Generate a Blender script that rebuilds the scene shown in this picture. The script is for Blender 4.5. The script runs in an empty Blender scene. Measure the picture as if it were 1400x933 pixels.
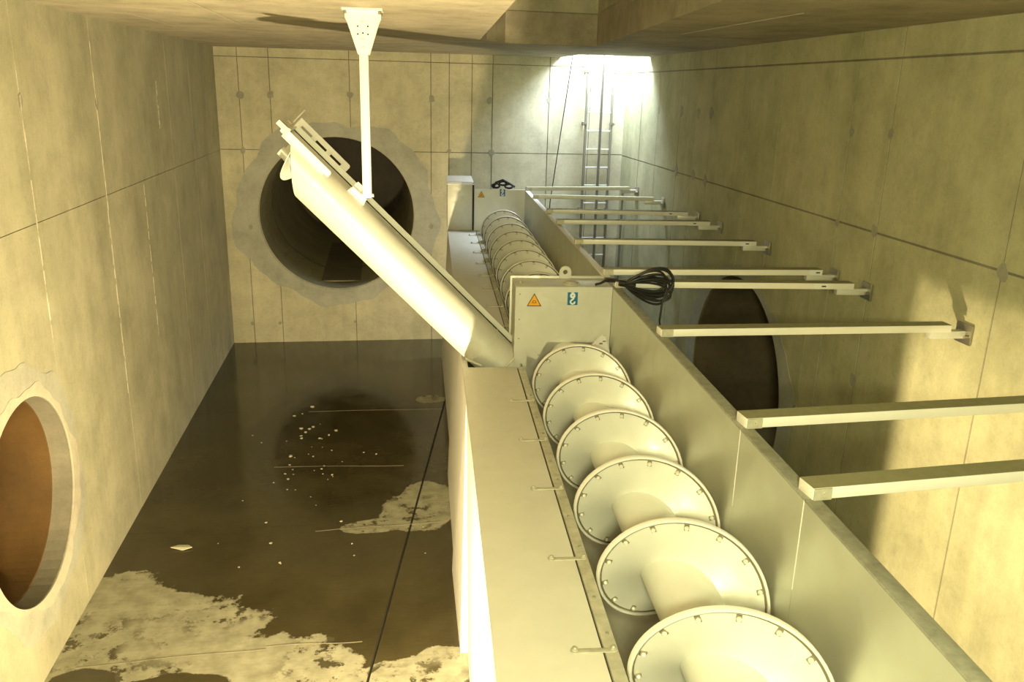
import bpy, bmesh, math, random
from mathutils import Vector, Matrix
C = bpy.context.scene.collection
S = bpy.context.scene
PI = math.pi
random.seed(7)

# ------------------------------------------------------------------ camera
FPX, YAW, PITCH, ROLL, HC = 1144.16, .159775876, .29153541, -.0259349625, 4.0
cy_, sy_, cp_, sp_, cr_, sr_ = math.cos(YAW), math.sin(YAW), math.cos(PITCH), math.sin(PITCH), math.cos(ROLL), math.sin(ROLL)
fw = Vector((sy_*cp_, cy_*cp_, -sp_)); rt = Vector((cy_, -sy_, 0)); dn = fw.cross(rt)
r2 = rt*cr_ + dn*sr_; d2 = dn*cr_ - rt*sr_
cam = bpy.data.cameras.new('camera'); co = bpy.data.objects.new('camera', cam); C.objects.link(co)
co.matrix_world = Matrix(((r2.x, -d2.x, -fw.x, 0), (r2.y, -d2.y, -fw.y, 0), (r2.z, -d2.z, -fw.z, HC), (0, 0, 0, 1)))
cam.sensor_width = 36; cam.lens = FPX/1400*36; cam.clip_start = .05; cam.clip_end = 100
S.camera = co

# ------------------------------------------------------------------ world and light
w = bpy.data.worlds.new('world'); S.world = w; w.use_nodes = True
w.node_tree.nodes['Background'].inputs[0].default_value = (.75, .85, 1, 1)
w.node_tree.nodes['Background'].inputs[1].default_value = .3
S.view_settings.view_transform = 'Standard'; S.view_settings.look = 'None'
S.view_settings.exposure = 0.12; S.view_settings.gamma = 1.0
WARM = (1.0, .80, .44); GREEN = (.98, .94, .52)
def point(name, loc, e, col, r=.08):
    l = bpy.data.lights.new(name, 'POINT'); l.energy = e; l.color = col; l.shadow_soft_size = r
    o = bpy.data.objects.new(name, l); C.objects.link(o); o.location = loc; return o
def area(name, loc, tgt, e, col, sx, sy):
    l = bpy.data.lights.new(name, 'AREA'); l.energy = e; l.color = col; l.shape = 'RECTANGLE'; l.size = sx; l.size_y = sy
    o = bpy.data.objects.new(name, l); C.objects.link(o); o.location = loc
    o.rotation_euler = (Vector(tgt)-Vector(loc)).to_track_quat('-Z', 'Y').to_euler(); return o
area('flood_lamp_light', (.0, 2.78, .48), (1.1, 6.5, 2.7), 490, WARM, .16, .14)
area('camera_fill_light', (-.05, -.7, 4.12), (1.9, 5, 1.4), 220, GREEN, .45, .35)  # unseen fill light added near the camera, no fixture
area('daylight_hatch', (3.50, 12.80, 5.25), (3.42, 12.80, 0), 300, (.72, .85, 1.0), .6, .9)

# ------------------------------------------------------------------ frames
M_ = .06124
CM, SM = math.cos(M_), math.sin(M_)
O_ = Vector((1.384, 0, 0))
def xyz(u, v, z=0): return Vector((O_.x+u*CM+v*SM, -u*SM+v*CM, z))

# ------------------------------------------------------------------ materials
def newmat(name):
    m = bpy.data.materials.new(name); m.use_nodes = True
    nt = m.node_tree; b = nt.nodes['Principled BSDF']; return m, nt, b
def N(nt, t, **kw):
    n = nt.nodes.new(t)
    for k, v in kw.items(): setattr(n, k, v)
    return n
def coord(nt, scale=(1, 1, 1), kind='Object'):
    tc = N(nt, 'ShaderNodeTexCoord'); mp = N(nt, 'ShaderNodeMapping'); mp.inputs['Scale'].default_value = scale
    nt.links.new(tc.outputs[kind], mp.inputs['Vector']); return mp.outputs[0]
def noise(nt, vec, scale, detail=4, rough=.55):
    n = N(nt, 'ShaderNodeTexNoise'); n.inputs['Scale'].default_value = scale; n.inputs['Detail'].default_value = detail
    n.inputs['Roughness'].default_value = rough; nt.links.new(vec, n.inputs['Vector']); return n.outputs['Fac']
def ramp(nt, fac, stops):
    r = N(nt, 'ShaderNodeValToRGB'); e = r.color_ramp.elements
    while len(e) < len(stops): e.new(.5)
    for i, (p, c) in enumerate(stops):
        e[i].position = p; e[i].color = (c[0], c[1], c[2], 1) if hasattr(c, '__len__') else (c, c, c, 1)
    nt.links.new(fac, r.inputs['Fac']); return r.outputs['Color']
def mix(nt, a, b, fac, mode='MIX'):
    m = N(nt, 'ShaderNodeMix', data_type='RGBA', blend_type=mode)
    for s, v in ((6, a), (7, b), (0, fac)):
        if hasattr(v, 'default_value') or hasattr(v, 'is_linked'): nt.links.new(v, m.inputs[s])
        elif hasattr(v, '__len__'): m.inputs[s].default_value = (v[0], v[1], v[2], 1)
        else: m.inputs[s].default_value = v
    return m.outputs[2]
def math_(nt, op, a, b=None, clamp=False):
    m = N(nt, 'ShaderNodeMath', operation=op); m.use_clamp = clamp
    for i, v in enumerate((a, b)):
        if v is None: continue
        if isinstance(v, (int, float)): m.inputs[i].default_value = v
        else: nt.links.new(v, m.inputs[i])
    return m.outputs[0]
def bump(nt, b, h, strength=.3, dist=.01):
    n = N(nt, 'ShaderNodeBump'); n.inputs['Strength'].default_value = strength; n.inputs['Distance'].default_value = dist
    nt.links.new(h, n.inputs['Height']); nt.links.new(n.outputs[0], b.inputs['Normal'])

def concrete(name, c1, c2, streak=(7, 7, .45), rough=.85, dark=.72):
    m, nt, b = newmat(name)
    v = coord(nt); vs = coord(nt, streak)
    big = noise(nt, v, .9, 5, .6); col = ramp(nt, big, [(.3, c1), (.7, c2)])
    st = ramp(nt, noise(nt, vs, .7, 4, .6), [(.30, dark), (.60, 1)]); col = mix(nt, col, st, .40, 'MULTIPLY')
    mt = ramp(nt, noise(nt, v, 2.7, 6, .68), [(.34, dark), (.58, 1)]); col = mix(nt, col, mt, .7, 'MULTIPLY')
    sp = ramp(nt, noise(nt, v, 14, 5, .7), [(.25, .80), (.5, 1)]); col = mix(nt, col, sp, .6, 'MULTIPLY')
    fine = noise(nt, v, 55, 3, .6); f2 = ramp(nt, fine, [(.3, .86), (.6, 1)]); col = mix(nt, col, f2, .6, 'MULTIPLY')
    nt.links.new(col, b.inputs['Base Color']); b.inputs['Roughness'].default_value = rough
    b.inputs['Specular IOR Level'].default_value = .35
    bump(nt, b, fine, .25, .004); return m
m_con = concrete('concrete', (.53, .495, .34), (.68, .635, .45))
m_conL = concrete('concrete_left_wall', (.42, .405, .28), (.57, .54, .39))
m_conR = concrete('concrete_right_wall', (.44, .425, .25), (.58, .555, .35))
m_ceil = concrete('ceiling_concrete', (.44, .39, .28), (.58, .52, .39), (2, .3, 2), dark=.6)
m_joint = concrete('joint_concrete', (.20, .18, .13), (.30, .27, .20))
m_plug = concrete('tie_hole_grout', (.33, .32, .24), (.44, .42, .33))
m_grout = concrete('grout_ring', (.42, .42, .34), (.52, .51, .43), (3, 3, 3))
m_cut = concrete('cut_concrete', (.50, .46, .36), (.68, .62, .50), (4, 4, 4))
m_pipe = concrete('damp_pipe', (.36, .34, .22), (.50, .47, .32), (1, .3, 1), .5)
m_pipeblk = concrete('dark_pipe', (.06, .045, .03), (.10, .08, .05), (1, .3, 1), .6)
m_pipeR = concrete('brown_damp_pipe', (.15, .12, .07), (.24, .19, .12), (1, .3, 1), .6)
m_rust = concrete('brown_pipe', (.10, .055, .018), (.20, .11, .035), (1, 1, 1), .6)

def paint(name, c, rough=.38, metal=.0, var=.12, coat=0., sc=6):
    m, nt, b = newmat(name)
    v = coord(nt); n = noise(nt, v, sc, 5, .6)
    col = ramp(nt, n, [(.25, [x*(1-var) for x in c]), (.7, c)])
    nt.links.new(col, b.inputs['Base Color'])
    r = ramp(nt, noise(nt, v, sc*3, 3), [(.3, rough*.8), (.7, min(1, rough*1.25))]); nt.links.new(r, b.inputs['Roughness'])
    b.inputs['Metallic'].default_value = metal
    return m
m_steel = paint('cream_steel', (.70, .70, .62), .42, .25)
m_cover = paint('cover_steel', (.74, .72, .62), .55, .1, .08)
m_flight = paint('flight_steel', (.76, .76, .68), .45, .2, .06)
m_baffle = paint('baffle_steel', (.64, .65, .55), .40, .7, .04, sc=2)
m_side = paint('side_panel_steel', (.80, .78, .72), .5, .1, .05)
m_trough = paint('trough_steel', (.46, .44, .37), .55, .3, .15)
m_edge = paint('stained_edge', (.42, .42, .33), .55, .3, .40, sc=22)
m_strip = paint('hinge_strip_steel', (.62, .60, .47), .5, .3, .35, sc=18)
m_beam_shade = paint('beam_top_shade', (.31, .30, .17), .6, .1, .12, sc=9)  # shading of the beam tops put into a darker colour
m_beam = paint('tie_beam_paint', (.88, .86, .78), .45, .1, .06)
m_zinc = paint('zinc_bolt', (.45, .42, .34), .35, .8)
m_bolt = paint('bolt_steel', (.27, .24, .15), .4, .25)
m_dome = paint('bolt_dome', (.78, .76, .66), .3, .2)
m_dark = paint('dark_gap', (.03, .028, .02), .8)
m_rim_shade = paint('rim_gap_shade', (.17, .15, .09), .7)  # dark tone for the shadow line between rim and flight
m_black = paint('black_rubber', (.012, .012, .011), .5)
m_lad = paint('ladder_steel', (.30, .29, .25), .4, .7)
m_rung = paint('ladder_rung_steel', (.75, .75, .70), .4, .3)
m_orange = paint('warning_orange', (.90, .42, .01), .5, 0, .05)
m_brown = paint('warning_outline', (.16, .07, .01), .5, 0, .05)
m_blue = paint('sign_blue', (.0, .16, .36), .5, 0, .05)
m_white = paint('sign_white', (.85, .85, .80), .5, 0, .03)
m_leaf = paint('pale_leaf', (.60, .58, .42), .7)
m_chip = paint('pale_chip', (.55, .50, .36), .7)

def floor_mat():
    m, nt, b = newmat('wet_floor')
    v = coord(nt); sep = N(nt, 'ShaderNodeSeparateXYZ'); nt.links.new(v, sep.inputs[0])
    X, Yc = sep.outputs[0], sep.outputs[1]
    def blob(cx, cy, rx, ry, rot=0):
        dx = math_(nt, 'SUBTRACT', X, cx); dy = math_(nt, 'SUBTRACT', Yc, cy)
        c, s = math.cos(rot), math.sin(rot)
        a = math_(nt, 'ADD', math_(nt, 'MULTIPLY', dx, c/rx), math_(nt, 'MULTIPLY', dy, s/rx))
        d = math_(nt, 'ADD', math_(nt, 'MULTIPLY', dx, -s/ry), math_(nt, 'MULTIPLY', dy, c/ry))
        r = math_(nt, 'ADD', math_(nt, 'MULTIPLY', a, a), math_(nt, 'MULTIPLY', d, d))
        return math_(nt, 'SUBTRACT', 1, math_(nt, 'POWER', r, .5))
    blobs = [(-1.85, 5.55, 1.05, .85, 0), (-1.2, 5.1, 1.1, .62, .1), (-2.2, 5.9, .7, .75, 0), (.30, 7.45, .42, .42, .0), (-.08, 7.22, .36, .15, .1), (.42, 7.75, .28, .40, 0),
             (.12, 5.0, .50, .25, 0), (.42, 5.15, .25, .22, 0), (.62, 10.55, .22, .16, 0)]
    cur = None
    for bl in blobs:
        x = blob(*bl); cur = x if cur is None else math_(nt, 'MAXIMUM', cur, x)
    nz = math_(nt, 'SUBTRACT', noise(nt, v, 2.6, 6, .65), .5)
    dry = math_(nt, 'ADD', cur, math_(nt, 'MULTIPLY', nz, .8))
    # damp blotches inside the dry zone
    sp = noise(nt, v, 5.5, 5, .7)
    spots = ramp(nt, sp, [(.52, 0), (.57, 1)])
    spots2 = ramp(nt, noise(nt, v, 1.3, 2), [(.45, 0), (.55, 1)])
    drym = ramp(nt, dry, [(.06, 0), (.10, 1)])
    sub = math_(nt, 'MULTIPLY', spots, spots2)
    wet2 = math_(nt, 'SUBTRACT', drym, math_(nt, 'MULTIPLY', sub, .9), True)
    # brown damp patch close to the left wall
    pb = math_(nt, 'ADD', math_(nt, 'MAXIMUM', blob(-2.12, 5.22, .26, .20), blob(-1.5, 5.12, .45, .15)), math_(nt, 'MULTIPLY', nz, .9))
    pm = ramp(nt, pb, [(.1, 0), (.16, 1)])
    wet3 = math_(nt, 'SUBTRACT', wet2, pm, True)
    wc = ramp(nt, noise(nt, v, 1.5, 6, .6), [(.3, (.050, .040, .017)), (.7, (.085, .070, .032))])
    dc = ramp(nt, noise(nt, v, 7, 5, .6), [(.3, (.27, .26, .18)), (.7, (.44, .42, .31))])
    col = mix(nt, wc, dc, wet3)
    gr = ramp(nt, noise(nt, coord(nt, (2, 14, 1)), 3, 5, .7), [(.3, .75), (.6, 1)]); col = mix(nt, col, gr, .5, 'MULTIPLY')
    nt.links.new(col, b.inputs['Base Color'])
    rr = mix(nt, ramp(nt, noise(nt, v, 3, 4), [(.3, .07), (.7, .20)]), (.85, .85, .85), wet3)
    nt.links.new(rr, b.inputs['Roughness'])
    b.inputs['Specular IOR Level'].default_value = .5
    bump(nt, b, noise(nt, v, 38, 4, .6), .07, .004)
    return m
m_floor = floor_mat()

# ------------------------------------------------------------------ mesh helpers
def nb(): return bmesh.new()
def box(bm, a, b, bev=0):
    x0, y0, z0 = a; x1, y1, z1 = b
    r = bmesh.ops.create_cube(bm, size=1)
    for v in r['verts']:
        v.co = Vector(((x0+x1)/2+v.co.x*(x1-x0), (y0+y1)/2+v.co.y*(y1-y0), (z0+z1)/2+v.co.z*(z1-z0)))
    if bev:
        es = list({e for v in r['verts'] for e in v.link_edges})
        bmesh.ops.bevel(bm, geom=es, offset=bev, segments=2, affect='EDGES', profile=.5)
def cyl(bm, p, q, r, seg=16, r2=None, caps=True):
    p = Vector(p); q = Vector(q); d = q-p
    mt = Matrix.Translation((p+q)/2) @ d.to_track_quat('Z', 'Y').to_matrix().to_4x4()
    bmesh.ops.create_cone(bm, cap_ends=caps, segments=seg, radius1=r, radius2=r if r2 is None else r2, depth=d.length, matrix=mt)
def prism(bm, pts, off):
    """pts: planar 3-D polygon, off: extrusion vector"""
    off = Vector(off); a = [bm.verts.new(p) for p in pts]; b = [bm.verts.new(Vector(p)+off) for p in pts]
    n = len(pts); bm.faces.new(a); bm.faces.new(list(reversed(b)))
    for i in range(n): bm.faces.new((a[i], b[i], b[(i+1) % n], a[(i+1) % n]))
def tube(bm, pts, r, seg=8):
    pts = [Vector(p) for p in pts]; rings = []
    up = Vector((0, 0, 1))
    for i, p in enumerate(pts):
        t = (pts[min(i+1, len(pts)-1)]-pts[max(i-1, 0)]).normalized()
        if abs(t.dot(up)) > .95: up = Vector((0, 1, 0)) if abs(t.y) < .9 else Vector((1, 0, 0))
        s = t.cross(up).normalized(); n = s.cross(t).normalized(); up = n
        rings.append([bm.verts.new(p+(s*math.cos(a)+n*math.sin(a))*r) for a in [2*PI*k/seg for k in range(seg)]])
    for a, b in zip(rings, rings[1:]):
        for k in range(seg): bm.faces.new((a[k], a[(k+1) % seg], b[(k+1) % seg], b[k]))
    bm.faces.new(rings[0]); bm.faces.new(list(reversed(rings[-1])))
def ribbon(bm, pts, wd, nrm, th):
    """flat ribbon following pts, width wd, on a surface with normal nrm, thickness th"""
    pts = [Vector(p) for p in pts]; nrm = Vector(nrm); L = []
    for i, p in enumerate(pts):
        t = (pts[min(i+1, len(pts)-1)]-pts[max(i-1, 0)]).normalized(); s = t.cross(nrm).normalized()*wd/2
        L.append([bm.verts.new(q) for q in (p-s, p+s, p+s+nrm*th, p-s+nrm*th)])
    for a, b in zip(L, L[1:]):
        for k in range(4): bm.faces.new((a[k], a[(k+1) % 4], b[(k+1) % 4], b[k]))
    bm.faces.new(L[0]); bm.faces.new(list(reversed(L[-1])))
def smooth_ang(me, ang=35):
    for p in me.polygons: p.use_smooth = True
    b = bmesh.new(); b.from_mesh(me)
    for e in b.edges:
        if len(e.link_faces) == 2 and e.calc_face_angle(0) > math.radians(ang): e.smooth = False
    b.to_mesh(me); b.free()
OFF = {}
def obj(name, bm, mat, parent=None, smooth=True, off=None):
    """link one mesh; coordinates are given in the frame of the root and shifted by the root's own offset"""
    o_ = Vector(off) if off is not None else (OFF.get(parent.name, Vector()) if parent else Vector())
    bmesh.ops.recalc_face_normals(bm, faces=bm.faces)
    for v in bm.verts: v.co -= o_
    me = bpy.data.meshes.new(name); bm.to_mesh(me); bm.free(); me.materials.append(mat)
    if smooth: smooth_ang(me)
    o = bpy.data.objects.new(name, me); C.objects.link(o)
    if parent: o.parent = parent; OFF[o.name] = o_
    return o
def thing(name, label, cat, loc, frame='W', group=None):
    o = bpy.data.objects.new(name, None); C.objects.link(o); o.empty_display_size = .2
    if frame == 'M': o.location = xyz(*loc); o.rotation_euler = (0, 0, -M_)
    else: o.location = loc
    OFF[o.name] = Vector(loc); o['label'] = label; o['category'] = cat
    if group: o['group'] = group
    return o
def single(name, bm, mat, label, cat, loc, frame='W', group=None):
    o = obj(name, bm, mat, None, off=loc)
    if frame == 'M': o.location = xyz(*loc); o.rotation_euler = (0, 0, -M_)
    else: o.location = loc
    o['label'] = label; o['category'] = cat
    if group: o['group'] = group
    return o
def struct(name, bm, mat, parent=None):
    o = obj(name, bm, mat, parent, smooth=False)
    if not parent: o['kind'] = 'structure'
    return o
def inst(src, name, parent, loc, rot=None):
    o = bpy.data.objects.new(name, src.data if hasattr(src, 'data') else src); C.objects.link(o); o.parent = parent; o.location = loc
    if rot is not None: o.rotation_euler = rot
    return o
def cut(o, cutter):
    md = o.modifiers.new('b', 'BOOLEAN'); md.operation = 'DIFFERENCE'; md.solver = 'EXACT'; md.object = cutter
    dg = bpy.context.evaluated_depsgraph_get(); dg.update()
    me = bpy.data.meshes.new_from_object(o.evaluated_get(dg)); o.modifiers.clear(); old = o.data; o.data = me; bpy.data.meshes.remove(old)
def cutter(bm):
    bmesh.ops.recalc_face_normals(bm, faces=bm.faces)
    me = bpy.data.meshes.new('c'); bm.to_mesh(me); bm.free(); o = bpy.data.objects.new('c', me); C.objects.link(o); return o

# ================================================================== ROOM
XL, YB, ZC, Y0 = -2.362, 13.37, 4.5, -4.0
YR = .0208
def rx(y): return 3.87-(13.37-y)*YR          # right wall face
TH = .35
# openings
bm = nb(); cyl(bm, (-.66, YB-.5, 2.06), (-.66, YB+1, 2.06), 1.20, 72); cB = cutter(bm)
bm = nb(); cyl(bm, (XL+.5, 5.57, 1.24), (XL-1, 5.57, 1.24), .71, 56); cL = cutter(bm)
bm = nb(); cyl(bm, (3, 8.2, .95), (5, 8.2, .95), 1.20, 72); cR = cutter(bm)
op = [(-.915, 1.6), (-.878, 9.22), (-.80, 9.44), (-.57, 9.80), (.49, 9.93), (.04, 1.6)]
bm = nb(); prism(bm, [xyz(u, v, 4.0) for u, v in op], (0, 0, 1.4)); cC = cutter(bm)
HX0, HY0 = 2.80, 12.15
bm = nb(); box(bm, (HX0, HY0, 4), (3.95, YB+.01, 5.2)); cH = cutter(bm)

# back wall
bm = nb(); box(bm, (XL-TH, YB+.008, -.3), (4.6, YB+TH, 6.9)); wb = struct('wall_back', bm, m_joint); cut(wb, cB)
xs = [XL, -2.03, -1.585, -.42, .80, 1.08, 1.43, 1.75, 2.64, 3.30, 3.88]; zs = [0, 3.04, 4.37, 4.52]
G = .005
def panels(wall, mat, us, zs, mk, cutr, hit, name='formwork_panel', g=G):
    for i in range(len(us)-1):
        for j in range(len(zs)-1):
            if j == len(zs)-2 and i % 3 and False: continue
            bm = nb(); mk(bm, us[i]+g, us[i+1]-g, zs[j]+(g if j else 0), zs[j+1]-(g if j < len(zs)-2 else 0), (i*7+j*3) % 3*.0008)
            o = struct(name, bm, mat, wall)
            if cutr and hit(us[i], us[i+1], zs[j], zs[j+1]): cut(o, cutr)
def hitc(cx, cz, r):
    def f(a, b, c, d):
        px = min(max(cx, a), b); pz = min(max(cz, c), d); return (px-cx)**2+(pz-cz)**2 < r*r
    return f
panels(wb, m_con, xs, zs, lambda bm, a, b, c, d, e: box(bm, (a, YB-e, c), (b, YB+.012, d)), cB, hitc(-.66, 2.06, 1.2), g=.006)
# left wall
bm = nb(); box(bm, (XL-.16, Y0, -.3), (XL-.006, YB, 4.8)); wl = struct('wall_left', bm, m_joint); cut(wl, cL)
ys = [Y0, -1.2, 1.4, 4.1, 6.24, 7.82, 9.03, 10.4, 11.6, YB]
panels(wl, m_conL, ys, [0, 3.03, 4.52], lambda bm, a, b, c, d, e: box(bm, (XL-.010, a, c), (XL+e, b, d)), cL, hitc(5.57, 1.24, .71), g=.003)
for y, z0, z1 in ((6.24, 2.2, 4.05), (7.82, 2.9, 4.3), (7.80, 1.2, 2.9), (9.03, 1.4, 3.0), (9.9, 3.5, 4.0)):
    bm = nb(); n = 14
    for k in range(n):
        za = z0+(z1-z0)*k/n; zb = za+(z1-z0)/n*(.75+.25*math.sin(k*2.1)); d = .0035+.003*abs(math.sin(k*1.7+y))
        box(bm, (XL-.01, y-.004, za), (XL+d, y+.004, zb))
    struct('cement_fin', bm, m_cut, wl)
# right wall
bm = nb(); prism(bm, [(rx(Y0)+.008, Y0, -.3), (rx(YB)+.008, YB+.1, -.3), (4.6, YB+.1, -.3), (4.5, Y0, -.3)], (0, 0, 7.2)); wr = struct('wall_right', bm, m_joint); cut(wr, cR)
ysr = [Y0, -1.0, 1.6, 4.43, 5.82, 6.40, 6.68, 7.70, 8.40, 9.50, 10.05, 10.62, 11.56, 12.4, YB]
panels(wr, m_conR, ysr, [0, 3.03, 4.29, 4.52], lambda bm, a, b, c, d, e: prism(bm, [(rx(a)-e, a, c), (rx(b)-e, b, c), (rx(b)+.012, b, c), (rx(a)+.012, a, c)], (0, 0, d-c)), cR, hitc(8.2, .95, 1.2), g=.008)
# wall behind the camera
bm = nb(); box(bm, (XL-.2, Y0-.3, -.3), (4.6, Y0, 4.8)); struct('wall_front', bm, m_con)
# tie hole plugs
def plug(wall, cx, cz, r, place, sd):
    rnd = random.Random(sd); n = 11; pts = []
    for k in range(n):
        a = 2*PI*k/n; rr = r*.72*rnd.uniform(.7, 1.2); pts.append(place(cx+rr*math.cos(a), cz+rr*1.2*math.sin(a)))
    bm = nb(); nrm = place.n; prism(bm, pts, Vector(nrm)*.004); struct('tie_hole_plug', bm, m_plug, wall)
def pB(x, z): return Vector((x, YB, z))
pB.n = (0, -1, 0)
def pL(y, z): return Vector((XL, y, z))
pL.n = (1, 0, 0)
def pR(y, z): return Vector((rx(y), y, z))
pR.n = (-1, 0, 0)
k = 0
for x, z, r in ((-2.02, 3.83, .075), (-1.58, 3.84, .07), (-.42, 3.87, .06), (.81, 3.84, .07), (1.71, 3.84, .07), (-2.06, .32, .035), (-1.63, .32, .035), (-.44, .32, .03), (1.08, 3.06, .05), (.80, 1.88, .055), (1.75, 3.04, .07), (2.64, 3.86, .055), (-2.03, 3.03, .06), (-1.99, 1.86, .05)):
    plug(wb, x, z, r, pB, k); k += 1
for y, z, r in ((11.54, 3.78, .06), (10.58, 3.80, .08), (9.95, 3.78, .085), (9.51, 3.79, .085), (5.82, 3.76, .05), (6.37, 3.74, .045), (4.42, 3.02, .065), (5.85, 3.04, .06), (6.40, 3.02, .045), (9.94, 3.05, .08), (10.6, 3.05, .09), (5.83, 1.84, .07), (6.71, 1.24, .07), (9.52, 3.03, .08)):
    plug(wr, y, z, r, pR, k); k += 1
for y, z, r in ((7.82, 3.80, .07), (6.24, 3.85, .06), (9.9, 3.8, .05)):
    plug(wl, y, z, r, pL, k); k += 1
def ring(wall, name, cx, cz, r0, r1, place, mat, sd, th=.003, n=80):
    rnd = random.Random(sd); ph = [rnd.uniform(0, 6.28) for _ in range(6)]
    bm = nb(); L = []
    for k in range(n):
        a = 2*PI*k/n; rr = r1*(1+.05*math.sin(2*a+ph[0])+.035*math.sin(5*a+ph[1])+.02*math.sin(11*a+ph[2])+.012*math.sin(23*a+ph[3]))
        i0 = place(cx+r0*math.cos(a), cz+r0*math.sin(a)); i1 = place(cx+rr*math.cos(a), max(.01, cz+rr*math.sin(a))); nn = Vector(place.n)*th
        L.append([bm.verts.new(q) for q in (i0-nn*2, i1-nn*2, i1+nn, i0+nn)])
    for k in range(n):
        a, b = L[k], L[(k+1) % n]
        for q in range(4): bm.faces.new((a[q], a[(q+1) % 4], b[(q+1) % 4], b[q]))
    return struct(name, bm, mat, wall)
ring(wb, 'grout_ring', -.66, 2.06, 1.20, 1.50, pB, m_grout, 3)
ring(wl, 'grout_ring', 5.57, 1.24, .71, .93, pL, m_grout, 5)
ring(wr, 'grout_ring', 8.2, .95, 1.20, 1.38, pR, m_grout, 8)
# rough broken rim of the left opening
ring(wl, 'cut_rim', 5.57, 1.24, .711, .80, pL, m_cut, 9, .006, 96)
# pipes behind the openings
def pipe(name, p, q, r, mat, capmat, label_parent):
    bm = nb(); p = Vector(p); q = Vector(q)
    cyl(bm, p, q, r, 72, caps=False); bmesh.ops.solidify(bm, geom=list(bm.faces), thickness=-.08)
    o = struct(name, bm, mat, label_parent)
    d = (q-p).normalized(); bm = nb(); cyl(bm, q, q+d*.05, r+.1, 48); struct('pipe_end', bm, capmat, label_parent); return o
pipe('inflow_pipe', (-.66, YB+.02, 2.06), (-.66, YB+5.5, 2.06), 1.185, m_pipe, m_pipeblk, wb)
bm = nb(); prism(bm, [(-1.05, YB+.4, .90), (-.15, YB+.4, .90), (-.2, YB+4, .90), (-1.1, YB+4, .90)], (0, 0, .02)); struct('pipe_silt', bm, m_joint, wb)
bm = nb(); cyl(bm, (-.66, YB+1.5, 2.06), (-.66, YB+1.53, 2.06), 1.180, 72, caps=False); bmesh.ops.solidify(bm, geom=list(bm.faces), thickness=-.02); struct('pipe_joint', bm, m_pipeblk, wb)
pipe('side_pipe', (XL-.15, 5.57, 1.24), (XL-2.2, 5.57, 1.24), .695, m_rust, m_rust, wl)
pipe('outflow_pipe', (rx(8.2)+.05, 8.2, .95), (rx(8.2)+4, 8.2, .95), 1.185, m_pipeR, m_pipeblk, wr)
bm = nb(); prism(bm, [(rx(8.2)+.1, 7.3, .16), (rx(8.2)+3.8, 7.3, .16), (rx(8.2)+3.8, 9.1, .16), (rx(8.2)+.1, 9.1, .16)], (0, 0, .03)); struct('pipe_silt', bm, m_pipe, wr)

# ceiling
bm = nb(); box(bm, (XL-.2, Y0-.2, ZC), (4.6, YB+.005, ZC+.35)); ce = struct('ceiling', bm, m_ceil); cut(ce, cC); cut(ce, cH)
# service opening walls above the ceiling
cen = sum((xyz(u, v) for u, v in op), Vector())/len(op)
for i in range(len(op)):
    a = xyz(*op[i], ZC+.34); b = xyz(*op[(i+1) % len(op)], ZC+.34); t = (b-a).normalized(); nrm = Vector((t.y, -t.x, 0))
    if nrm.dot(a-Vector((cen.x, cen.y, a.z))) < 0: nrm = -nrm
    bm = nb(); prism(bm, [a, b, b+nrm*.2, a+nrm*.2], (0, 0, 1.1)); o = struct('trim_%d' % (i+1), bm, m_con)
bm = nb(); prism(bm, [xyz(u*1.2, v, ZC+1.42) for u, v in op], (0, 0, .1)); struct('trim_7', bm, m_ceil)
# hatch shaft walls
for i, (a, b) in enumerate((((HX0-.2, HY0-.2, ZC+.34), (HX0, YB+.1, 5.4)), ((HX0, HY0-.2, ZC+.34), (4.6, HY0, 5.4)))):
    bm = nb(); box(bm, a, b); struct('trim_%d' % (8+i), bm, m_con)
# thin cement seams on the ceiling
for (x0, y0, x1, y1) in ((-1.9, 7.2, -1.0, 9.1), (-1.2, 5.9, -.9, 8.2), (2.6, 5.2, 3.2, 7.4)):
    bm = nb(); box(bm, (x0, y0, ZC-.004), (x0+.012, y1, ZC+.004)); struct('cement_fin', bm, m_cut, ce)

# floor: two cast slabs either side of the dark expansion joint
def jx(y): return -.157+(y-5.01)*.1758
bm = nb(); box(bm, (XL-.2, Y0, -.35), (4.6, YB+.1, -.012)); fl = struct('floor', bm, m_dark)
g = .011
def slabpoly(pts):
    bm = nb(); prism(bm, [(x, y, -.02) for x, y in pts], (0, 0, .02)); struct('floor_slab', bm, m_floor, fl)
cuts = [Y0, 2.0, 7.30, 10.28, YB+.05]
for a, b in zip(cuts, cuts[1:]):
    slabpoly([(XL-.02, a+.002), (jx(a)-g, a+.002), (jx(b)-g, b-.002), (XL-.02, b-.002)])
    slabpoly([(jx(a)+g, a+.002), (4.2, a+.002), (4.2, b-.002), (jx(b)+g, b-.002)])
for (x0, x1, y, dy) in ((-.66, .52, 7.17, .06), (-.95, .74, 10.24, -.05), (-1.2, .2, 8.62, -.1), (-2.2, -.9, 5.42, .05), (-.9, -.2, 5.50, -.03)):
    bm = nb(); pts = []
    for k in range(15):
        t = k/14; pts.append((x0+(x1-x0)*t, y+dy*t+.008*math.sin(t*7+x0), .0))
    ribbon(bm, pts, .008, (0, 0, 1), .002); struct('cement_ridge', bm, m_joint, fl)

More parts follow.
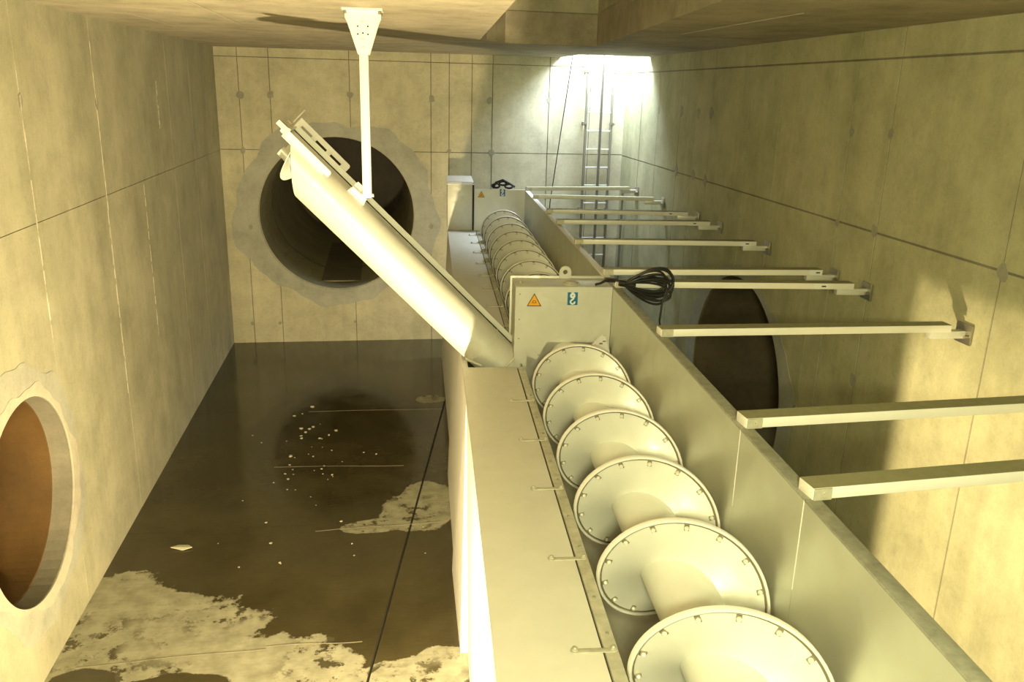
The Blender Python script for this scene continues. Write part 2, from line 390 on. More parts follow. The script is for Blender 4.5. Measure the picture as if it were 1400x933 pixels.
# ================================================================== SCREENS
UC, ZA, RA, PT = -.365, 2.042, .322, .603
def rounded(pts): return pts
def sticker_tri(parent, u, v, z, s, front=-1):
    bm = nb(); h = s*.9
    prism(bm, [(u-s/2, v, z), (u+s/2, v, z), (u, v, z+h)], (0, -.0015, 0)); t = obj('warning_sticker', bm, m_brown, parent, smooth=False)
    t['label'] = 'orange warning triangle sticker with dark border'
    k = .80; bm = nb(); zc = z+h*.37
    prism(bm, [(u-s/2*k, v-.0015, zc-(zc-z)*k), (u+s/2*k, v-.0015, zc-(zc-z)*k), (u, v-.0015, zc+(z+h-zc)*k)], (0, -.001, 0)); obj('sticker_face', bm, m_orange, t, smooth=False)
    bm = nb(); pts = [(u+s*.10*math.cos(a), v-.0025, zc-.002+s*.09*math.sin(a)) for a in [2*PI*q/12 for q in range(13)]]
    ribbon(bm, pts, s*.035, (0, -1, 0), .0008); ribbon(bm, [(u-s*.15, v-.0025, zc-s*.14), (u-s*.09, v-.0025, zc+s*.02)], s*.03, (0, -1, 0), .0008); ribbon(bm, [(u+s*.15, v-.0025, zc-s*.14), (u+s*.09, v-.0025, zc+s*.02)], s*.03, (0, -1, 0), .0008)
    obj('sticker_symbol', bm, m_brown, t, smooth=False)
def sticker_hook(parent, u0, z0, u1, z1, v):
    bm = nb(); box(bm, (u0, v-.0015, z0), (u1, v, z1)); t = obj('lifting_sticker', bm, m_blue, parent, smooth=False)
    t['label'] = 'blue square sticker with a white lifting hook'
    uc = (u0+u1)/2; wd = u1-u0; ht = z1-z0; q = lambda a, b: (uc+a*wd, v-.0015, z0+b*ht)
    bm = nb()
    ribbon(bm, [q(-.12, .90), q(-.12, .97), q(.10, .97), q(.10, .90)], wd*.07, (0, -1, 0), .001)
    ribbon(bm, [q(.0+.17*math.cos(a), .74+.13*math.sin(a)) for a in [2*PI*k/14 for k in range(15)]], wd*.22, (0, -1, 0), .0012)
    pts = [q(.02, .60), q(.05, .52)]
    for k in range(13):
        a = math.radians(80-k*19); pts.append(q(-.02-.20*math.cos(a)*-1*-1 if False else -.02+.20*math.cos(math.radians(90+k*19)), .28+.19*math.sin(math.radians(90+k*19))))
    ribbon(bm, [q(0, .62), q(.10, .50), q(-.02, .44), q(-.17, .34), q(-.20, .22), q(-.10, .11), q(.05, .09), q(.19, .16), q(.23, .28)], wd*.17, (0, -1, 0), .0014)
    obj('hook_symbol', bm, m_white, t, smooth=False)
def lug(parent, u, v, z, s=1.):
    bm = nb(); pts = []; n = 14; w_ = .047*s
    outer = [(u-w_, z)]+[(u-w_*math.cos(a)*1, z+.052*s+w_*math.sin(a)) for a in [PI*k/n for k in range(n+1)]]+[(u+w_, z)]
    inner = [(u+.018*s*math.cos(a), z+.052*s+.018*s*math.sin(a)) for a in [2*PI*k/16 for k in range(16)]]
    # build as ring segments
    oc = []
    for k in range(16):
        a = 2*PI*k/16; dx, dz = math.cos(a), math.sin(a); R_ = w_
        if dz < 0: R_ = min(w_/abs(dx) if abs(dx) > 1e-3 else 9, .052*s/abs(dz))
        oc.append((u+dx*R_, z+.052*s+dz*R_))
    F = []
    for vv in (v, v+.015):
        F.append(([bm.verts.new((a, vv, b)) for a, b in oc], [bm.verts.new((a, vv, b)) for a, b in inner]))
    for k in range(16):
        j = (k+1) % 16
        for o_, i_ in F: bm.faces.new((o_[k], o_[j], i_[j], i_[k]))
        bm.faces.new((F[0][0][k], F[0][0][j], F[1][0][j], F[1][0][k])); bm.faces.new((F[0][1][k], F[0][1][j], F[1][1][j], F[1][1][k]))
    obj('lifting_lug', bm, m_steel, parent)

# shared small meshes
def mesh_of(bm, mat, name):
    bmesh.ops.recalc_face_normals(bm, faces=bm.faces); me = bpy.data.meshes.new(name); bm.to_mesh(me); bm.free(); me.materials.append(mat); smooth_ang(me); return me
bm = nb(); box(bm, (-.010, -.005, -.012), (.010, 0, .014))
me_fb = mesh_of(bm, m_bolt, 'flight_bolt')
bm = nb(); cyl(bm, (0, -.004, 0), (0, -.010, 0), .0095, 10); cyl(bm, (0, -.010, 0), (0, -.016, 0), .0090, 10, .005)
me_fd = mesh_of(bm, m_dome, 'bolt_dome')
bm = nb(); cyl(bm, (0, 0, 0), (0, 0, .003), .017, 14); cyl(bm, (0, 0, .003), (0, 0, .012), .011, 6); cyl(bm, (0, 0, .012), (0, 0, .017), .008, 10, .004)
me_knob = mesh_of(bm, m_strip, 'knob')
bm = nb(); cyl(bm, (0, 0, 0), (0, 0, .006), .008, 6); me_rivet = mesh_of(bm, m_edge, 'rivet')

def screen(label, v0, v1, clamps, baffle_cuts, near):
    t = thing('screen_trough', label, 'screen trough', (0, v0, 0), 'M')
    OFFv = Vector((0, v0, 0))
    # cover plate and hinge strip, with a dark gap between them
    vc1 = v1-.08 if near else v1
    bm = nb(); box(bm, (-1.16, v0, 1.975), (-.752, vc1, 2.0), .004); obj('cover_plate', bm, m_cover, t)
    bm = nb(); box(bm, (-.744, v0, 1.972), (-.692, vc1, 2.001), .003); st = obj('hinge_strip', bm, m_strip, t)
    bm = nb(); box(bm, (-.76, v0, 1.955), (-.735, vc1, 1.985)); obj('gap_filler', bm, m_dark, t)
    for i, v in enumerate(clamps):
        bm = nb(); box(bm, (-.865, v-.012, 2.000), (-.705, v+.012, 2.006), .002); s = obj('clamp_strap', bm, m_strip, t)
        for u, sc in ((-.858, 1.0), (-.712, 1.0)):
            inst(me_knob, 'knob', s, Vector((u, v, 2.005))-OFFv)
        inst(me_rivet, 'rivet', st, Vector((-.722, v-.30, 2.001))-OFFv)
        inst(me_rivet, 'rivet', st, Vector((-.715, v+.10, 2.001))-OFFv)
    # side panels down to the floor
    segs = ((4.3, 5.18, -1.13, -1.13), (v0, 4.3, -1.145, -1.145), (5.18, 8.17 if not near else v1+.34, -1.185, -1.22)) if near else ((v0, 8.17, -1.20, -1.225), (8.17, v1+.1, -1.175, -1.245))
    for a, b, ua, ub in segs:
        if b <= a: continue
        zl = .75 if ua == -1.145 else .005
        bm = nb(); prism(bm, [(ua, a, zl), (-1.125, a, zl), (-1.125, b, zl), (ub, b, zl)], (0, 0, 1.0))
        for vtx in bm.verts:
            if vtx.co.z > .9:
                vtx.co.z = 1.972; vtx.co.x = -1.158 if vtx.co.x < -1.128 else -1.115
        obj('side_panel', bm, m_side, t, smooth=False)
        
    # trough under the screw
    bm = nb(); n = 28; A = []
    for k in range(n+1):
        a = math.radians(187+k*(360-187-6)/n*1.0); A.append((UC+.345*math.cos(a), ZA+.345*math.sin(a)))
    vv = (v0, v1); F = [[bm.verts.new((a, v, b)) for a, b in A] for v in vv]; Bk = [[bm.verts.new((UC+(a-UC)*1.03, v, ZA+(b-ZA)*1.03)) for a, b in A] for v in vv]
    for k in range(n):
        bm.faces.new((F[0][k], F[0][k+1], F[1][k+1], F[1][k])); bm.faces.new((Bk[0][k], Bk[1][k], Bk[1][k+1], Bk[0][k+1]))
        for q in (0, 1): bm.faces.new((F[q][k], F[q][k+1], Bk[q][k+1], Bk[q][k]))
    obj('trough', bm, m_trough, t)
    # supporting frame below
    vp = 3.85 if near else v0+.02
    bm = nb(); box(bm, (-1.10, vp, .005), (-.02, v1-.02, 1.55)); obj('plinth', bm, m_con, t, smooth=False)
    bm = nb(); box(bm, (-.02, vp, .005), (.02, v1, 1.60)); obj('lower_baffle', bm, m_baffle, t, smooth=False)
    if near:
        bm = nb(); box(bm, (-.02, v0, 1.49), (.02, vp, 1.60)); obj('lower_rail', bm, m_baffle, t, smooth=False)
        bm = nb(); box(bm, (-1.10, v0, .005), (-.98, v0+.15, 1.97)); box(bm, (-.14, v0, .005), (-.02, v0+.15, 1.6)); box(bm, (-1.10, v0, 1.60), (-.02, v0+.10, 1.66)); obj('end_frame', bm, m_steel, t, smooth=False)
    # baffle plates with folded stained top edge
    for a, b in zip(baffle_cuts, baffle_cuts[1:]):
        bm = nb(); box(bm, (-.034, a+.001, 1.58), (-.022, b-.001, 2.594)); p = obj('baffle_plate', bm, m_baffle, t, smooth=False)
        bm = nb(); box(bm, (-.036, a+.001, 2.590), (.024, b-.001, 2.600), .002); box(bm, (.014, a+.001, 2.55), (.024, b-.001, 2.59)); obj('top_flange', bm, m_edge if near else m_side, p)
        if near and a in (2.56, 3.22):
            bm = nb(); box(bm, (-.036, a-.002, 2.22), (-.034, a+.002, 2.592)); obj('seam_weld', bm, m_side, p, smooth=False)
    return t

near = screen('near steel screen trough with baffle wall and riveted cover in the foreground', 1.0, 5.95, [1.25, 1.89, 2.53, 3.17, 3.855, 4.49, 5.15], [1.0, 2.56, 3.22, 4.68, 6.30], True)
far = screen('far steel screen trough running back to the ladder end of the chamber', 6.30, 12.22, [7.69, 8.39, 9.07, 9.73, 10.43, 11.12, 11.75, 7.0], [6.30, 7.81, 9.04, 9.89, 11.29, 12.22], False)

def endbox(t, v, depth, is_near):
    vb = v+depth
    # front plate with trough cut-out
    o = [(-.767, 1.40), (-.67, 1.40), (-.67, 2.06), (-.59, 2.035), (-.52, 2.17), (-.16, 2.17), (-.06, 2.03), (-.045, 1.40), (-.0365, 1.40), (-.0365, 2.6), (-.767, 2.6)]
    bm = nb(); prism(bm, [(a, v, b) for a, b in o], (0, .012, 0)); bmesh.ops.triangulate(bm, faces=[f for f in bm.faces if len(f.verts) > 4]); p = obj('end_plate', bm, m_steel, t, smooth=False)
    if is_near:
        bm = nb(); box(bm, (-.767, v+.012, 2.588), (-.037, vb, 2.598), .002); obj('box_lid', bm, m_steel, t)
        bm = nb(); box(bm, (-.765, v+.0125, 1.40), (-.753, vb, 2.587)); obj('box_side', bm, m_baffle, t, smooth=False)
        bm = nb(); box(bm, (-.78, vb+.0005, 1.40), (-.037, vb+.011, 2.615), .002); obj('back_plate', bm, m_steel, t)
        lug(t, -.35, vb-.016, 2.597)
        bm = nb(); cyl(bm, (-.33, v+.12, 2.598), (-.33, v+.12, 2.604), .066, 24); cyl(bm, (-.33, v+.12, 2.604), (-.33, v+.12, 2.618), .055, 24, .04); q = obj('filler_cap', bm, m_strip, t)
        inst(me_knob, 'knob', t, Vector((-.715, v+.16, 2.598))-OFF[t.name])
        sticker_tri(t, -.626, v-.0005, 2.452, .112); sticker_hook(t, -.375, 2.462, -.298, 2.560, v-.0005)
        # bearing tab with plate
        bm = nb(); pts = [(-.235, 2.10), (-.20, 2.145), (-.125, 2.235), (-.105, 2.245), (-.085, 2.235), (-.045, 2.12), (-.042, 2.0), (-.10, 2.02)]
        prism(bm, [(a, v-.075, b) for a, b in pts], (0, .030, 0)); k_ = obj('bearing_tab', bm, m_side, t)
        bm = nb(); box(bm, (-.130, v-.078, 2.175), (-.105, v-.075, 2.187)); box(bm, (-.105, v-.078, 2.195), (-.08, v-.075, 2.203)); obj('rating_plate', bm, m_bolt, k_, smooth=False)
        for u, z in ((-.735, 2.35), (-.735, 2.20), (-.58, 2.07), (-.735, 2.545)):
            bm = nb(); cyl(bm, (u, v-.001, z), (u, v-.004, z), .006, 8); obj('rivet', bm, m_edge, t)
        bm = nb(); box(bm, (-.75, v+.20, 1.42), (-.04, v+.21, 2.58)); obj('interior_shade_sheet', bm, m_dark, t, smooth=False)  # black sheet painting the shade inside the box behind the cut-out
    else:
        bm = nb(); box(bm, (-.767, v+.012, 2.588), (-.037, v+.05, 2.598)); obj('box_lid', bm, m_steel, t)
        sticker_tri(t, -.672, v-.0005, 2.485, .10); sticker_hook(t, -.40, 2.505, -.322, 2.605, v-.0005)
        # gearbox housing beside the end plate
        bm = nb(); box(bm, (-1.165, v+.0, 2.005), (-.80, v+.42, 2.70), .006); h = obj('gear_housing', bm, m_steel, t)
        bm = nb(); prism(bm, [(-1.17, v-.03, 2.665), (-.775, v-.03, 2.665), (-.80, v+.44, 2.735), (-1.17, v+.44, 2.735)], (0, 0, .014)); obj('housing_lid', bm, m_side, h, smooth=False)
        bm = nb(); box(bm, (-.80, v-.004, 2.0), (-.775, v+.3, 2.69)); obj('seal_strip', bm, m_dark, h, smooth=False)
endbox(near, 5.95, .32, True)
endbox(far, 12.22, .3, False)
# small braces beside the tube foot
bm = nb(); tube(bm, [(-1.14, 5.90, 2.06), (-1.02, 5.90, 2.002)], .012, 8); obj('foot_brace', bm, m_strip, near)
bm = nb(); tube(bm, [(-.77, 5.90, 2.06), (-.83, 5.88, 2.003)], .008, 8); obj('foot_brace', bm, m_strip, near)

# screws
def auger(label, v0, tstart, vend, vrange_shaft, skip=()):
    """v(theta) = v0 - PT*theta/2pi; theta grows clockwise as seen from the camera"""
    t = thing('screw_auger', label, 'screw', (UC, vend, ZA), 'M'); off = OFF[t.name]
    bm = nb(); cyl(bm, (UC, vend, ZA), (UC, vrange_shaft, ZA), .13, 40); obj('shaft', bm, m_flight, t)
    th0 = -(tstart-v0)/PT*2*PI; th1 = (v0-vend)/PT*2*PI; n = int((th1-th0)/math.radians(6)); 
    bm = nb(); rows = []
    for k in range(n+1):
        th = th0+(th1-th0)*k/n; v = v0-PT*th/(2*PI); s, c = math.sin(th), math.cos(th)
        rows.append([bm.verts.new((UC+r*s, v+dv, ZA+r*c)) for dv in (0, .007) for r in (.12, .19, .25, RA-.022)])
    for a, b in zip(rows, rows[1:]):
        for q in range(3): bm.faces.new((a[q], a[q+1], b[q+1], b[q])); bm.faces.new((a[4+q], b[4+q], b[5+q], a[5+q]))
    obj('flight', bm, m_flight, t)
    bm = nb(); rows = []
    prof = [(RA-.013, -.008), (RA-.009, -.011), (RA-.003, -.010), (RA, -.005), (RA, .014), (RA-.013, .014)]
    for k in range(n+1):
        th = th0+(th1-th0)*k/n; v = v0-PT*th/(2*PI); s, c = math.sin(th), math.cos(th)
        rows.append([bm.verts.new((UC+r*s, v+dv, ZA+r*c)) for r, dv in prof])
    for a, b in zip(rows, rows[1:]):
        for q in range(6): bm.faces.new((a[q], a[(q+1) % 6], b[(q+1) % 6], b[q]))
    obj('flight_rim', bm, m_side, t)
    bm = nb(); rows = []
    for k in range(n+1):
        th = th0+(th1-th0)*k/n; v = v0-PT*th/(2*PI); s, c = math.sin(th), math.cos(th)
        rows.append([bm.verts.new((UC+r*s, v+dv, ZA+r*c)) for r, dv in ((RA-.022, .003), (RA-.012, .003), (RA-.012, .008), (RA-.022, .008))])
    for a, b in zip(rows, rows[1:]):
        for q in range(4): bm.faces.new((a[q], a[(q+1) % 4], b[(q+1) % 4], b[q]))
    obj('rim_gap_shade', bm, m_rim_shade, t)  # dark ribbon painted in as the shadow inside the rim
    st = math.radians(25.714); k = math.ceil(th0/st)
    while k*st < th1:
        th = k*st; v = v0-PT*th/(2*PI); r = RA-.036
        rot = Matrix.Rotation(th, 3, 'Y') @ Matrix.Rotation(math.atan(PT/(2*PI*r))*-1, 3, 'Z')
        o = inst(me_fb, 'flight_bolt', t, Vector((UC+r*math.sin(th), v-.001, ZA+r*math.cos(th)))-off, rot.to_euler())
        inst(me_fd, 'bolt_dome', o, Vector((0, 0, 0)))
        k += 1
    return t
auger('near cream screw auger with bolted rim brushes, largest in the foreground', 5.26, 5.54, 1.15, 6.0)
auger('far cream screw auger partly hidden behind the stickered end plate', 11.80, 12.08, 6.55, 12.22)

# ================================================================== TUBE CONVEYOR
A0 = Vector((-.882, 6.11, 1.981)); s2 = math.sqrt(.5)
def T(a, b, c): return Vector((A0.x-s2*a+s2*b, A0.y-c, A0.z+s2*a+s2*b))
tc = thing('tube_conveyor', 'bright inclined steel discharge tube rising left from the near end box', 'conveyor tube', tuple(A0), 'M')
R_ = .165; bm = nb(); n = 48; rows = []
for k in range(n):
    a = 2*PI*k/n; b, c = R_*math.cos(a), R_*math.sin(a); f_ = (R_-.006)/R_
    e1 = 2.09+b; e0 = -.163+b
    rows.append([bm.verts.new(p) for p in (T(e0, b, c), T(e1, b, c), T(e1, b*f_, c*f_), T(e0, b*f_, c*f_))])
for k in range(n):
    a, b = rows[k], rows[(k+1) % n]
    for q in range(4): bm.faces.new((a[q], a[(q+1) % 4], b[(q+1) % 4], b[q]))
obj('tube', bm, m_steel, tc)
def tbox(bm, a0, a1, b0, b1, c0, c1):
    P = [T(a, b, c) for c in (c0, c1) for a, b in ((a0, b0), (a1, b0), (a1, b1), (a0, b1))]; vs = [bm.verts.new(p) for p in P]
    for f in ((0, 1, 2, 3), (7, 6, 5, 4), (0, 1, 5, 4), (1, 2, 6, 5), (2, 3, 7, 6), (3, 0, 4, 7)): bm.faces.new([vs[i] for i in f])
bm = nb(); tbox(bm, -.02, 2.25, .150, .205, -.075, -.067); obj('seam_flange', bm, m_steel, tc, smooth=False)
bm = nb(); tbox(bm, -.02, 2.25, .150, .200, -.105, -.090); obj('seam_flange', bm, m_edge, tc, smooth=False)
bm = nb(); tbox(bm, .0, 2.25, .150, .166, -.067, -.052); obj('seam_gap_shade', bm, m_dark, tc, smooth=False)  # dark strip standing in for the shadowed gap beside the flange
def bar(b0, b1, c0, c1, a0=1.86, a1=2.30, rad=.02):
    bm = nb(); pts = [T(a1, b0, c0), T(a1, b1, c0)]
    for q in range(6):
        x = q/5*PI/2; pts.append(T(a0+rad-rad*math.sin(x), b1-rad+rad*math.cos(x), c0))
    pts.append(T(a0+.0, b0, c0)); dv = T(0, 0, c1)-T(0, 0, c0); prism(bm, pts, dv); return bm
fb = obj('clamp_bar', bar(.120, .165, .150, .162), m_side, tc)
bm = nb(); tbox(bm, 1.90, 2.27, .10, .125, .118, .152); obj('bar_flange', bm, m_steel, tc, smooth=False)
bb = obj('clamp_bar', bar(.212, .250, -.165, -.153, 1.80, 2.28), m_side, tc)
bm = nb()
for a0, a1 in ((1.80, 1.86), (1.96, 2.0), (2.10, 2.14), (2.24, 2.28)): tbox(bm, a0, a1, .06, .213, -.165, -.153)
obj('bar_bracket', bm, m_side, tc, smooth=False)
bm = nb(); tbox(bm, 2.25, 2.27, .12, .18, -.20, .17); tbox(bm, 2.25, 2.35, .14, .175, .150, .175); obj('top_cross_plate', bm, m_steel, tc, smooth=False)
bm = nb(); tbox(bm, 2.30, 2.31, .12, .34, -.235, -.215); cyl(bm, T(2.30, .16, -.19), T(2.34, .16, -.19), .014, 8); cyl(bm, T(2.29, .16, .10), T(2.34, .16, .10), .014, 8)
pieces = bmesh.new(); bm.free(); pieces.free()
for fn in (lambda q: tbox(q, 2.30, 2.31, .14, .30, -.235, -.215), lambda q: cyl(q, T(2.30, .16, -.19), T(2.34, .16, -.19), .014, 8), lambda q: cyl(q, T(2.29, .16, .10), T(2.34, .16, .10), .014, 8)):
    bm = nb(); fn(bm); obj('top_bolt', bm, m_zinc, tc)
# inner screw showing at the mouth
bm = nb(); cyl(bm, T(1.5, 0, 0), T(2.22, 0, 0), .038, 20); obj('inner_shaft', bm, m_steel, tc)
bm = nb(); rows = []
for k in range(91):
    th = k/90*2*PI*1.6; a = 2.20-k/90*.42
    rows.append([bm.verts.new(T(a+da, r*math.cos(th), r*math.sin(th))) for da in (0, .006) for r in (.03, .145)])
for a, b in zip(rows, rows[1:]):
    bm.faces.new((a[0], a[1], b[1], b[0])); bm.faces.new((a[2], b[2], b[3], a[3])); bm.faces.new((a[1], a[3], b[3], b[1]))
obj('inner_flight', bm, m_flight, tc)
bm = nb(); cyl(bm, T(.16, 0, 0), T(.17, 0, 0), R_+.003, 48); obj('joint_band', bm, m_steel, tc)
bm = nb(); tbox(bm, 1.56, 1.69, .150, .19, .05, .085); P = [T(1.55, .150, .09), T(1.70, .150, .09), T(1.69, .235, .045), T(1.58, .235, .045)]; prism(bm, P, T(0, -.008, -.004)-T(0, 0, 0)); obj('saddle_bracket', bm, m_side, tc, smooth=False)

# hanger
hu, hv = -1.845, 6.03
hg = thing('ceiling_hanger', 'pale square hanger rod from a bolted ceiling bracket to the inclined tube', 'hanger', (hu, hv, 3.25), 'M')
bm = nb(); box(bm, (hu-.031, hv-.031, 3.235), (hu+.031, hv+.031, 4.30), .004); obj('rod', bm, m_side, hg)
for sgn, nm in ((-1, 0), (1, 1)):
    v_ = hv+sgn*.046-.006
    pts = [(hu-.118, 4.487), (hu+.118, 4.487), (hu+.118, 4.44), (hu+.10, 4.40), (hu+.036, 4.205), (hu-.036, 4.205), (hu-.10, 4.40), (hu-.118, 4.44)]
    bm = nb(); prism(bm, [(a, v_, b) for a, b in pts], (0, .012, 0)); p = obj('bracket_plate', bm, m_side, hg, smooth=False)
    if sgn < 0:
        for a, b in ((-.034, 4.385), (.034, 4.385), (-.034, 4.335), (.034, 4.335), (0, 4.342)):
            bm = nb(); cyl(bm, (hu+a, v_-.001, b), (hu+a, v_+.002, b), .006, 10); obj('bolt_hole', bm, m_dark, p)
        for b in (4.40, 4.29, 4.24):
            bm = nb(); cyl(bm, (hu, v_, b), (hu, v_-.008, b), .013, 6); obj('bolt', bm, m_side, p)
bm = nb(); box(bm, (hu-.135, hv-.085, 4.484), (hu+.135, hv+.085, 4.4985)); obj('ceiling_plate', bm, m_side, hg)
for a in (-.115, .115):
    for b in (-.065, .065):
        bm = nb(); cyl(bm, (hu+a, hv+b, 4.484), (hu+a, hv+b, 4.462), .012, 8); obj('bolt', bm, m_zinc, hg)
bm = nb(); cyl(bm, (hu-.045, hv, 3.25), (hu+.045, hv, 3.25), .012, 10); obj('pivot_pin', bm, m_side, hg)

# ================================================================== TIE BEAMS
beams = [(12.18, 12.33, 'farthest tie beam, last before the ladder, in daylight'), (11.29, 11.03, 'second farthest tie beam, just in front of the daylit one'),
         (9.89, 9.64, 'third farthest tie beam, crossing in front of the ladder foot'), (9.04, 8.91, 'fourth tie beam from the ladder, with small tag'),
         (7.81, 7.64, 'fifth tie beam from the ladder, alone above the dark outflow pipe'), (6.42, 6.32, 'tie beam just behind the black cable coil, upper of the close pair'),
         (5.98, 5.81, 'tie beam carrying the black cable coil, lower of the close pair'), (4.68, 4.64, 'tie beam ending at the bracket with the slanting wall shadow'),
         (3.26, 3.35, 'second nearest tie beam, bright white face, leaving the frame'), (2.59, 2.72, 'nearest and lowest tie beam in the picture, bright white face')]
tags = {2: (.80,), 3: (.82,), 4: (.87,), 5: (.90,), 6: (.80,)}
for i, (va, yb, lab) in enumerate(beams):
    a = xyz(-.02, va, 2.6); b = Vector((rx(yb), yb, 2.6)); d = b-a; L = d.length; ang = math.atan2(d.y, d.x)
    t = bpy.data.objects.new('tie_beam', None); C.objects.link(t); t.location = a; t.rotation_euler = (0, 0, ang); OFF[t.name] = Vector()
    t['label'] = lab; t['category'] = 'beam'; t['group'] = 'tie beams between baffle and right wall'
    bm = nb(); box(bm, (.0, -.048, .001), (L-.14, .048, .047), .003); obj('beam', bm, m_beam, t)
    bm = nb(); box(bm, (.002, -.047, .0471), (L-.142, .047, .0485)); obj('shaded_top_face', bm, m_beam_shade, t, smooth=False)  # thin darker sheet so the top reads as shaded against the front
    bm = nb(); box(bm, (.004, -.054, .001), (.075, -.048, .046)); cyl(bm, (.045, -.054, .024), (.045, -.061, .024), .009, 6); obj('end_clip', bm, m_strip, t, smooth=False)
    bm = nb(); box(bm, (L-.26, -.025, -.048), (L-.02, .030, .0), .002); br = obj('wall_bracket', bm, m_steel, t)
    bm = nb(); box(bm, (L-.020, -.075, -.085), (L-.008, .075, .045), .002); obj('wall_plate', bm, m_zinc, br)
    bm = nb()
    for yy in (-.05, .05): cyl(bm, (L-.045, yy, -.03), (L-.020, yy, -.03), .012, 6)
    obj('anchor_bolt', bm, m_zinc, br)
    for s in tags.get(i, ()):
        bm = nb(); box(bm, (L*s-.055, -.0495, .004), (L*s+.055, -.0482, .044)); q = obj('tag', bm, m_white, t, smooth=False); q['label'] = 'small white tag'
        bm = nb(); box(bm, (L*s+.0, -.0505, .019), (L*s+.035, -.0495, .029)); obj('tag_mark', bm, m_dark, q, smooth=False)

# ================================================================== LADDER
ly = YB-.14
ld = thing('wall_ladder', 'steel wall ladder rising through the daylit ceiling hatch in the corner', 'ladder', (3.42, ly, .02))
for x in (3.215, 3.625):
    bm = nb(); box(bm, (x-.016, ly-.03, .02), (x+.016, ly+.03, 5.2), .003); obj('stile', bm, m_lad, ld)
z = .30
while z < 5.15:
    bm = nb(); box(bm, (3.231, ly-.012, z-.012), (3.609, ly+.012, z+.012), .003); obj('rung', bm, m_rung, ld); z += .283
for z in (.9, 2.17, 3.52, 4.3):
    for x in (3.195, 3.645):
        bm = nb(); box(bm, (x-.012, ly-.035, z-.025), (x+.012, YB-.003, z+.025)); box(bm, (x-.03, ly-.045, z-.012), (x+.03, ly-.03, z+.012)); obj('wall_clip', bm, m_lad, ld, smooth=False)
bm = nb(); box(bm, (3.448, ly-.055, .05), (3.464, ly-.035, 5.2)); box(bm, (3.424, ly-.055, .05), (3.432, ly-.035, 5.2)); box(bm, (3.424, ly-.036, .05), (3.464, ly-.032, 5.2))
single('fall_arrest_rail', bm, m_lad, 'dark fall-arrest rail running up the middle of the wall ladder', 'rail', (3.44, ly-.06, .05))
bm = nb(); tube(bm, [(2.69, YB-.10, 2.05), (2.70, YB-.10, 2.3), (2.86, YB-.08, 3.6), (2.97, YB-.08, 4.5), (3.0, YB-.08, 5.2)], .008, 8)
single('hanging_rope', bm, m_black, 'thin dark slanting rope left of the ladder under the hatch', 'rope', (2.69, YB-.10, 2.05))
bm = nb(); cyl(bm, (3.80, 12.95, .0), (3.80, 12.95, 2.55), .018, 12)
single('conduit_pipe', bm, m_lad, 'thin grey vertical conduit near the corner behind the far beams', 'pipe', (3.80, 12.95, 0))

# ================================================================== CABLES
rnd = random.Random(4); bm = nb(); K = Vector((.045, 5.90, 2.635))
for i in range(12):
    ln = rnd.uniform(.30, .37); hh = rnd.uniform(.05, .16); cz = rnd.uniform(-.05, .03) - (.06 if i in (2, 5) else 0); dv = rnd.uniform(-.03, .02); pts = []
    for k in range(33):
        a = 2*PI*k/32; x = ln*(.5-.5*math.cos(a)); s = math.sin(a)*(.35+.65*x/ln)
        pts.append((K.x+x, K.y+dv*math.sin(a)-.012*i/9, K.z+s*hh*1.15+cz*x/ln*1.3))
    tube(bm, pts, .0085, 8)
tube(bm, [(.36, 5.88, 2.60), (.33, 5.87, 2.50), (.32, 5.87, 2.36), (.335, 5.87, 2.28), (.34, 5.87, 2.20)], .0075, 8)
tube(bm, [(.05, 5.90, 2.64), (-.02, 5.93, 2.665), (-.08, 5.96, 2.66), (-.12, 5.98, 2.625), (-.16, 6.0, 2.607)], .0085, 8)
tube(bm, [(.05, 5.91, 2.635), (-.03, 5.95, 2.645), (-.09, 5.98, 2.64), (-.13, 6.0, 2.615), (-.15, 6.02, 2.607)], .0085, 8)
tube(bm, [(.0, 5.90, 2.645), (.03, 5.90, 2.64), (.07, 5.90, 2.632), (.12, 5.90, 2.62)], .024, 10)
single('cable_coil', bm, m_black, 'black coiled cable hanging on the tie beam beside the near end box', 'cable', (.045, 5.9, 2.6), 'M')
bm = nb()
for (u, z, r) in ((-.46, 2.655, .05), (-.36, 2.69, .045), (-.27, 2.65, .05)):
    pts = [(u+r*math.cos(a)*1.1, 12.235+.02*math.sin(a*2), z+r*.6*math.sin(a)) for a in [2*PI*k/16 for k in range(17)]]; tube(bm, pts, .014, 7)
tube(bm, [(-.50, 12.24, 2.62), (-.46, 12.23, 2.70), (-.36, 12.23, 2.74), (-.26, 12.23, 2.69), (-.18, 12.24, 2.64)], .016, 8)
single('cable_bundle', bm, m_black, 'small black cable bundle on top of the far end plate', 'cable', (-.36, 12.24, 2.6), 'M')

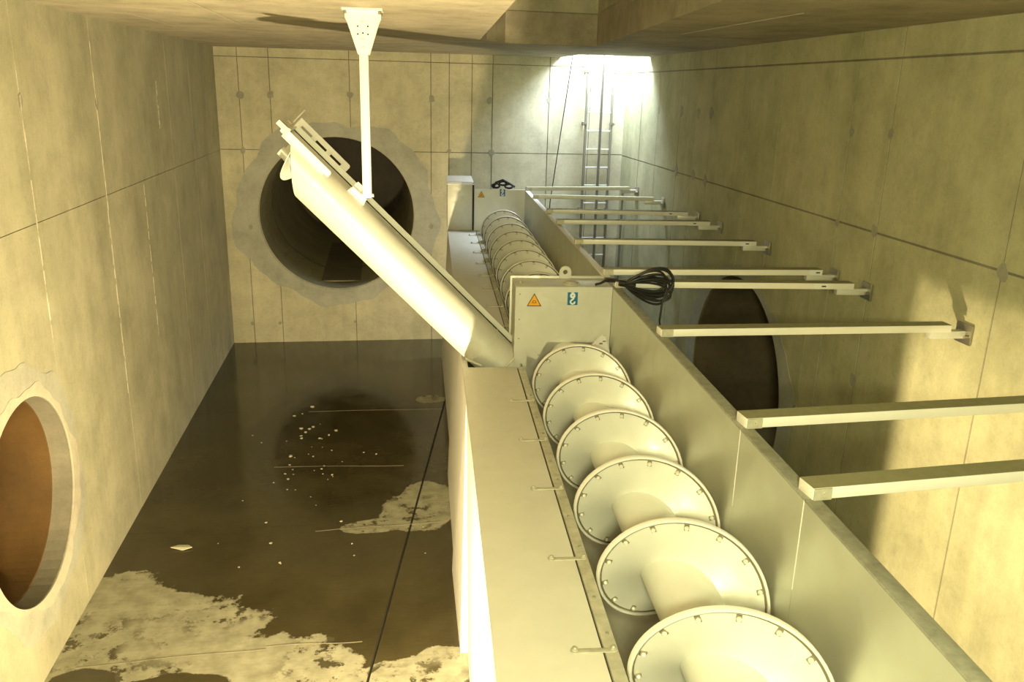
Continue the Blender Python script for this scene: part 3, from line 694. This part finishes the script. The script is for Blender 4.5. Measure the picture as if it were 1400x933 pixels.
# ================================================================== LITTER ON THE FLOOR
bm = nb(); prism(bm, [(-.09, 0, 0), (-.03, .045, 0), (.06, .03, 0), (.10, -.02, 0), (.02, -.045, 0)], (0, 0, .006))
for v in bm.verts: v.co.z += .012*abs(v.co.x)/.1
single('fallen_leaf', bm, m_leaf, 'single pale leaf lying on the wet floor near the left wall', 'leaf', (0, 0, 0)).location = (-1.82, 6.99, .001)
bm = nb(); bmesh.ops.create_icosphere(bm, subdivisions=1, radius=.03)
for v in bm.verts: v.co = Vector((v.co.x*(1+.3*math.sin(v.co.y*90)), v.co.y*.8, max(v.co.z, -.010)*.45))
base = single('gravel_chip', bm, m_chip, 'small pale stone chip on the wet floor below the big back pipe', 'stone', (0, 0, 0), 'W', 'pale stone chips on the wet floor')
def chip_at(k, x, y, s):
    o = base if k == 0 else base.copy()
    if k: C.objects.link(o)
    o.location = (x, y, .0045*s); o.scale = (s, s*rnd.uniform(.7, 1.1), s); o.rotation_euler = (0, 0, rnd.uniform(0, 3))
    if y < 7.2: o['label'] = 'tiny pale stone chip scattered on the nearer wet floor, away from the pipe reflection'; o['group'] = 'scattered chips on the nearer wet floor'
spots = [(-.92, 10.40, 1.3), (-1.12, 10.1, .9), (-1.00, 9.68, 1.2), (-.90, 9.66, 1), (-.86, 9.72, 1.1), (-.94, 9.56, 1), (-.98, 9.45, .9), (-.97, 9.38, .9), (-.58, 9.58, 1.2), (-.66, 9.45, .9), (-.76, 9.36, .9), (-1.05, 8.88, 1.3), (-1.02, 8.30, .8), (-.10, 8.85, .7), (-.80, 8.85, .7)]
for _ in range(34): spots.append((rnd.gauss(-.85, .28), rnd.gauss(8.4, .7), rnd.uniform(.35, .75)))
for _ in range(8): spots.append((rnd.uniform(-1.6, .4), rnd.uniform(5.6, 7.2), rnd.uniform(.3, .7)))
for k, (x, y, s) in enumerate(spots): chip_at(k, x, y, s*.75)

for c in (cB, cL, cR, cC, cH):
    me = c.data; bpy.data.objects.remove(c); bpy.data.meshes.remove(me)
